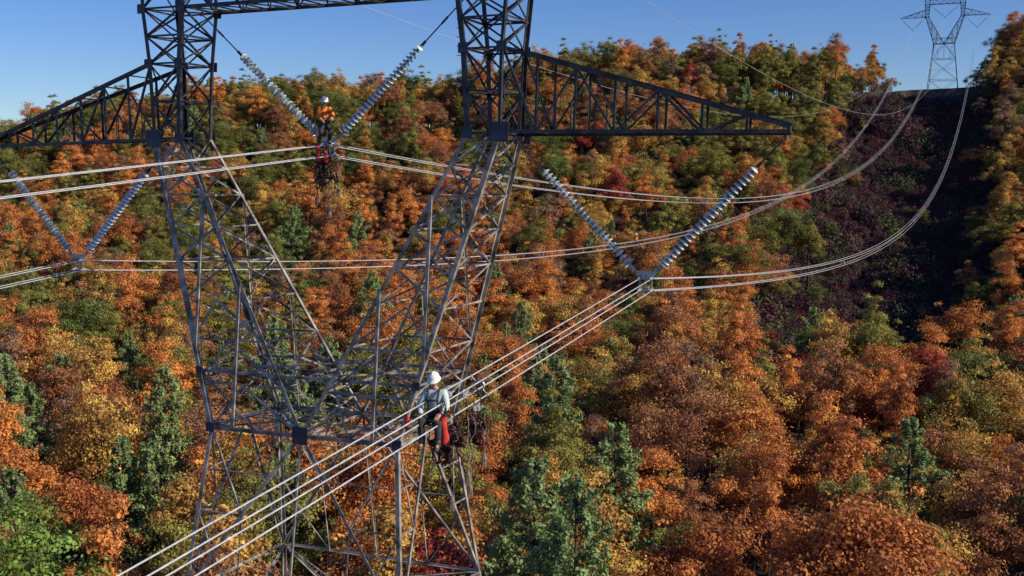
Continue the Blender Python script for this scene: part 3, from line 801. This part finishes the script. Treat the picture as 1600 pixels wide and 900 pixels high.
while y<455:
    half=.50*y+30; x=-half
    while x<half+ (36 if y>150 else 0):
        X=x+rnd.uniform(-2.4,2.4); Y=y+rnd.uniform(-2.4,2.4); x+=SPC
        u=(X-T0[0])*CA-(Y-T0[1])*SA; v=(X-T0[0])*SA+(Y-T0[1])*CA
        if math.hypot(u,v)<14: continue
        if any((X-h[0])**2+(Y-h[1])**2<14 or (abs(X-h[0]*Y/h[1])<3.4 and h[1]-10<Y<h[1]) for h in HP): continue
        if Y<BR[1] and abs(X-BR[0]*Y/BR[1])<7: continue      # the bright green tree stands at the edge of a small glade
        edge=noise.noise(Vector((v/16,u*.02,5)))*9+noise.noise(Vector((v/6,u*.1,2)))*3
        clear=v>152+edge*2 and -25+edge<u<20+edge*.6
        if clear:
            rim=min(abs(u-(-25+edge)),abs(u-(20+edge*.6)))
            pr=.45 if rim<7 else (.10 if v<285 else .0)
            if rnd.random()>pr: continue
        n1=noise.noise(Vector((X/48,Y/48,9.1))); n2=noise.noise(Vector((X/30+40,Y/30,3.7)))
        px,py,dep=cam_px(X,Y,ground_rel(X,Y)+12)
        w={'orange':.95,'rust':.75,'gold':.8,'olive':.8,'green':.2,'red':.07,'pine':.22,'dull':.28}
        if n1>.12: w['orange']*=2.0; w['gold']*=1.5
        if n1<-.1: w['olive']*=2.2; w['pine']*=2.2; w['green']*=2.5
        if n2>.2: w['rust']*=2.2; w['red']*=2.5
        if n2<-.2: w['gold']*=2.0
        if py<260 and px<880: w['olive']*=2.2; w['green']*=3; w['pine']*=1.5
        if py<300 and px>880: w['gold']*=1.6; w['pine']*=.3; w['olive']*=2.0; w['green']*=1.6
        if px<330 and 520<py<800: w['pine']*=1.8; w['olive']*=1.6
        if px>1000 and py>430: w['dull']*=1.5; w['gold']*=1.1; w['pine']*=.4; w['green']*=.4; w['olive']*=.7; w['rust']*=1.4
        if clear: w={'dull':.6,'rust':.4,'green':1.,'olive':.5}
        ks=list(w); k=rnd.choices(ks,[w[q] for q in ks])[0]
        sc=rnd.choice([rnd.uniform(.5,.85),rnd.uniform(.8,1.2)])
        if clear: sc*=.55
        trees.append(mk(X,Y,k,sc))
        if 325<Y<410 and not clear:
            for _ in range(2):
                trees.append(mk(X+rnd.uniform(-3,3),Y+rnd.uniform(-3,3),rnd.choice(['olive','green','rust','orange']),rnd.uniform(.35,.5)))
    y+=SPC*.96
vis=[t for t in trees if -30<t['px']<1630 and -20<t['py']<945]
vis.sort(key=lambda t:t['dep']/t['s'][0]); near=vis[:300]; nid=set(id(t) for t in near)
rest=[t for t in trees if id(t) not in nid]
for t in near:
    k,cm,tm,nm,lb=VAR[t['vi']]
    e=bpy.data.objects.new(nm,None); COL.objects.link(e)
    e.location=(t['X'],t['Y'],t['Z']); e.rotation_euler=(0,0,t['r']); e.scale=t['s']
    e['label']=lb; e['category']="tree"; e['group']="autumn trees on the valley slope"
    for n_,m_ in(("trunk",tm),("crown",cm)):
        o=bpy.data.objects.new(n_,m_); COL.objects.link(o); o.parent=e

def scatter(name,pts,sources,label,category):
    me=bpy.data.meshes.new(name); me.from_pydata([(t['X'],t['Y'],t['Z']) for t in pts],[],[])
    a=me.attributes.new("kind_index",'INT','POINT'); a.data.foreach_set('value',[t['vi'] for t in pts])
    a=me.attributes.new("turn",'FLOAT_VECTOR','POINT'); a.data.foreach_set('vector',[c for t in pts for c in(0,0,t['r'])])
    a=me.attributes.new("size",'FLOAT_VECTOR','POINT'); a.data.foreach_set('vector',[c for t in pts for c in t['s']])
    o=link(name,me,None,kind="stuff",label=label,category=category)
    ng=bpy.data.node_groups.new(name+"_nodes",'GeometryNodeTree')
    ng.interface.new_socket("Geometry",in_out='INPUT',socket_type='NodeSocketGeometry')
    ng.interface.new_socket("Geometry",in_out='OUTPUT',socket_type='NodeSocketGeometry')
    N=ng.nodes; Lk=ng.links
    gi=N.new('NodeGroupInput'); go=N.new('NodeGroupOutput'); jn=N.new('GeometryNodeJoinGeometry')
    def attr(nm,ty):
        n=N.new('GeometryNodeInputNamedAttribute'); n.data_type=ty; n.inputs['Name'].default_value=nm; return n.outputs['Attribute']
    ki=attr("kind_index",'INT'); tu=attr("turn",'FLOAT_VECTOR'); sz=attr("size",'FLOAT_VECTOR')
    er=N.new('FunctionNodeEulerToRotation'); Lk.new(tu,er.inputs[0])
    for i,objs in enumerate(sources):
        if not objs: continue
        cmp=N.new('FunctionNodeCompare'); cmp.data_type='INT'; cmp.operation='EQUAL'; Lk.new(ki,cmp.inputs[2]); cmp.inputs[3].default_value=i
        j2=N.new('GeometryNodeJoinGeometry')
        for ob in objs:
            oi=N.new('GeometryNodeObjectInfo'); oi.transform_space='ORIGINAL'; oi.inputs['Object'].default_value=ob
            Lk.new(oi.outputs['Geometry'],j2.inputs[0])
        ip=N.new('GeometryNodeInstanceOnPoints'); Lk.new(gi.outputs[0],ip.inputs['Points']); Lk.new(cmp.outputs[0],ip.inputs['Selection'])
        Lk.new(j2.outputs[0],ip.inputs['Instance']); Lk.new(er.outputs[0],ip.inputs['Rotation']); Lk.new(sz,ip.inputs['Scale'])
        Lk.new(ip.outputs[0],jn.inputs[0])
    Lk.new(jn.outputs[0],go.inputs[0])
    md=o.modifiers.new("scatter",'NODES'); md.node_group=ng
    return o
src=[]
for v in VAR:
    cr=next((o for o in bpy.data.objects if o.data==v[1]),None); tk=next((o for o in bpy.data.objects if o.data==v[2]),None)
    src.append([cr,tk] if cr and tk else [])
for t in rest:
    if not src[t['vi']]: t['vi']=0
scatter("distant_forest",rest,src,"dense mixed autumn forest covering the hillside and ridge","forest")

def shrub(seed,mat,R=1.3,n=1300):
    rng=np.random.RandomState(seed); q=rng.normal(size=(n,3)); q/=np.linalg.norm(q,axis=1)[:,None]; q[:,2]=np.abs(q[:,2])
    c=rng.uniform(-.9,.9,size=(6,2)); ii=rng.randint(0,6,n); hh=rng.uniform(.7,1.6,6)
    P=q*(R*.6*rng.uniform(.4,1.15,n))[:,None]; P[:,:2]+=c[ii]; P[:,2]*=1.4*hh[ii]
    nn=q+rng.normal(size=q.shape)*.5; nn/=np.linalg.norm(nn,axis=1)[:,None]
    return quads_mesh("shrub",P,nn,rng.uniform(.6,1.2,n)*.10,rng.uniform(0,1,n),mat,1.2,rng)
sh_me=[shrub(1,LM['shrub']),shrub(2,LM['shrub'],1.5),shrub(3,LM['shrubg']),shrub(4,LM['red'],1.1,700)]
sh_src=[]
for i,me in enumerate(sh_me):
    p=W(-6+5*i,205+9*i,0); gz=CZ+ground_rel(p.x,p.y)
    o=link("shrub",me,None,(p.x,p.y,gz),label="low dark leafy shrub growing in the cleared corridor",category="shrub",group="shrubs in the clearing"); sh_src.append([o])
sp=[]
for _ in range(9000):
    v=rnd.uniform(145,440); u=rnd.uniform(-33,32)
    if 358<v<404: continue
    p=W(u,v,0); nn=noise.noise(Vector((p.x/14,p.y/14,1))); n3=noise.noise(Vector((p.x/9,p.y/9,7)))
    k=rnd.choices([0,1,2,3],[.42,.3,1.6 if nn>.0 else .2,.16 if n3>.2 else .02])[0]; s_=rnd.uniform(.7,1.5)+max(0,nn)*3.6*(v<345)
    if k==3: s_*=.7
    sp.append(dict(X=p.x,Y=p.y,Z=CZ+ground_rel(p.x,p.y)-.1,vi=k,r=rnd.uniform(0,6.28),s=(s_,s_,s_*rnd.uniform(.6,1.3))))
scatter("clearing_undergrowth",sp,sh_src,"dark reddish brushy undergrowth covering the cleared corridor","undergrowth")

# ------------------------------------------------------------ light, sky, camera
S=Vector((.93,-.36,.0)).normalized(); el=math.radians(29)
S=Vector((S.x*math.cos(el),S.y*math.cos(el),math.sin(el)))
sd=bpy.data.lights.new("sun",'SUN'); sd.energy=5.0; sd.angle=math.radians(.5); sd.color=(1,.89,.70)
so=bpy.data.objects.new("sun",sd); COL.objects.link(so); so.rotation_euler=S.to_track_quat('Z','Y').to_euler(); so.location=(100,-50,150)
wd=bpy.data.worlds.new("World"); scene.world=wd; wd.use_nodes=True
nt=wd.node_tree; bgn=nt.nodes['Background']; sk=nt.nodes.new('ShaderNodeTexSky'); sk.sky_type='NISHITA'; sk.sun_disc=False
sk.sun_elevation=el; sk.sun_rotation=math.atan2(S.x,S.y); sk.air_density=1.0; sk.dust_density=.6; sk.ozone_density=4.5; sk.altitude=600
hsn=nt.nodes.new('ShaderNodeHueSaturation'); hsn.inputs['Hue'].default_value=.52; hsn.inputs['Saturation'].default_value=1.25; hsn.inputs['Value'].default_value=1.2
nt.links.new(sk.outputs[0],hsn.inputs['Color']); nt.links.new(hsn.outputs[0],bgn.inputs[0]); bgn.inputs[1].default_value=.10
cd=bpy.data.cameras.new("camera"); cam=bpy.data.objects.new("camera",cd); COL.objects.link(cam)
cd.sensor_width=36; cd.lens=40.5; cd.clip_start=.2; cd.clip_end=6000
cam.location=(0,0,CZ); cam.rotation_euler=(math.radians(90-5.08),0,0)
scene.camera=cam
scene.view_settings.view_transform='Standard'; scene.view_settings.look='None'; scene.view_settings.exposure=0
print("TREES",len(trees),len(near),len(rest), "last near depth",near[-1]['dep'])
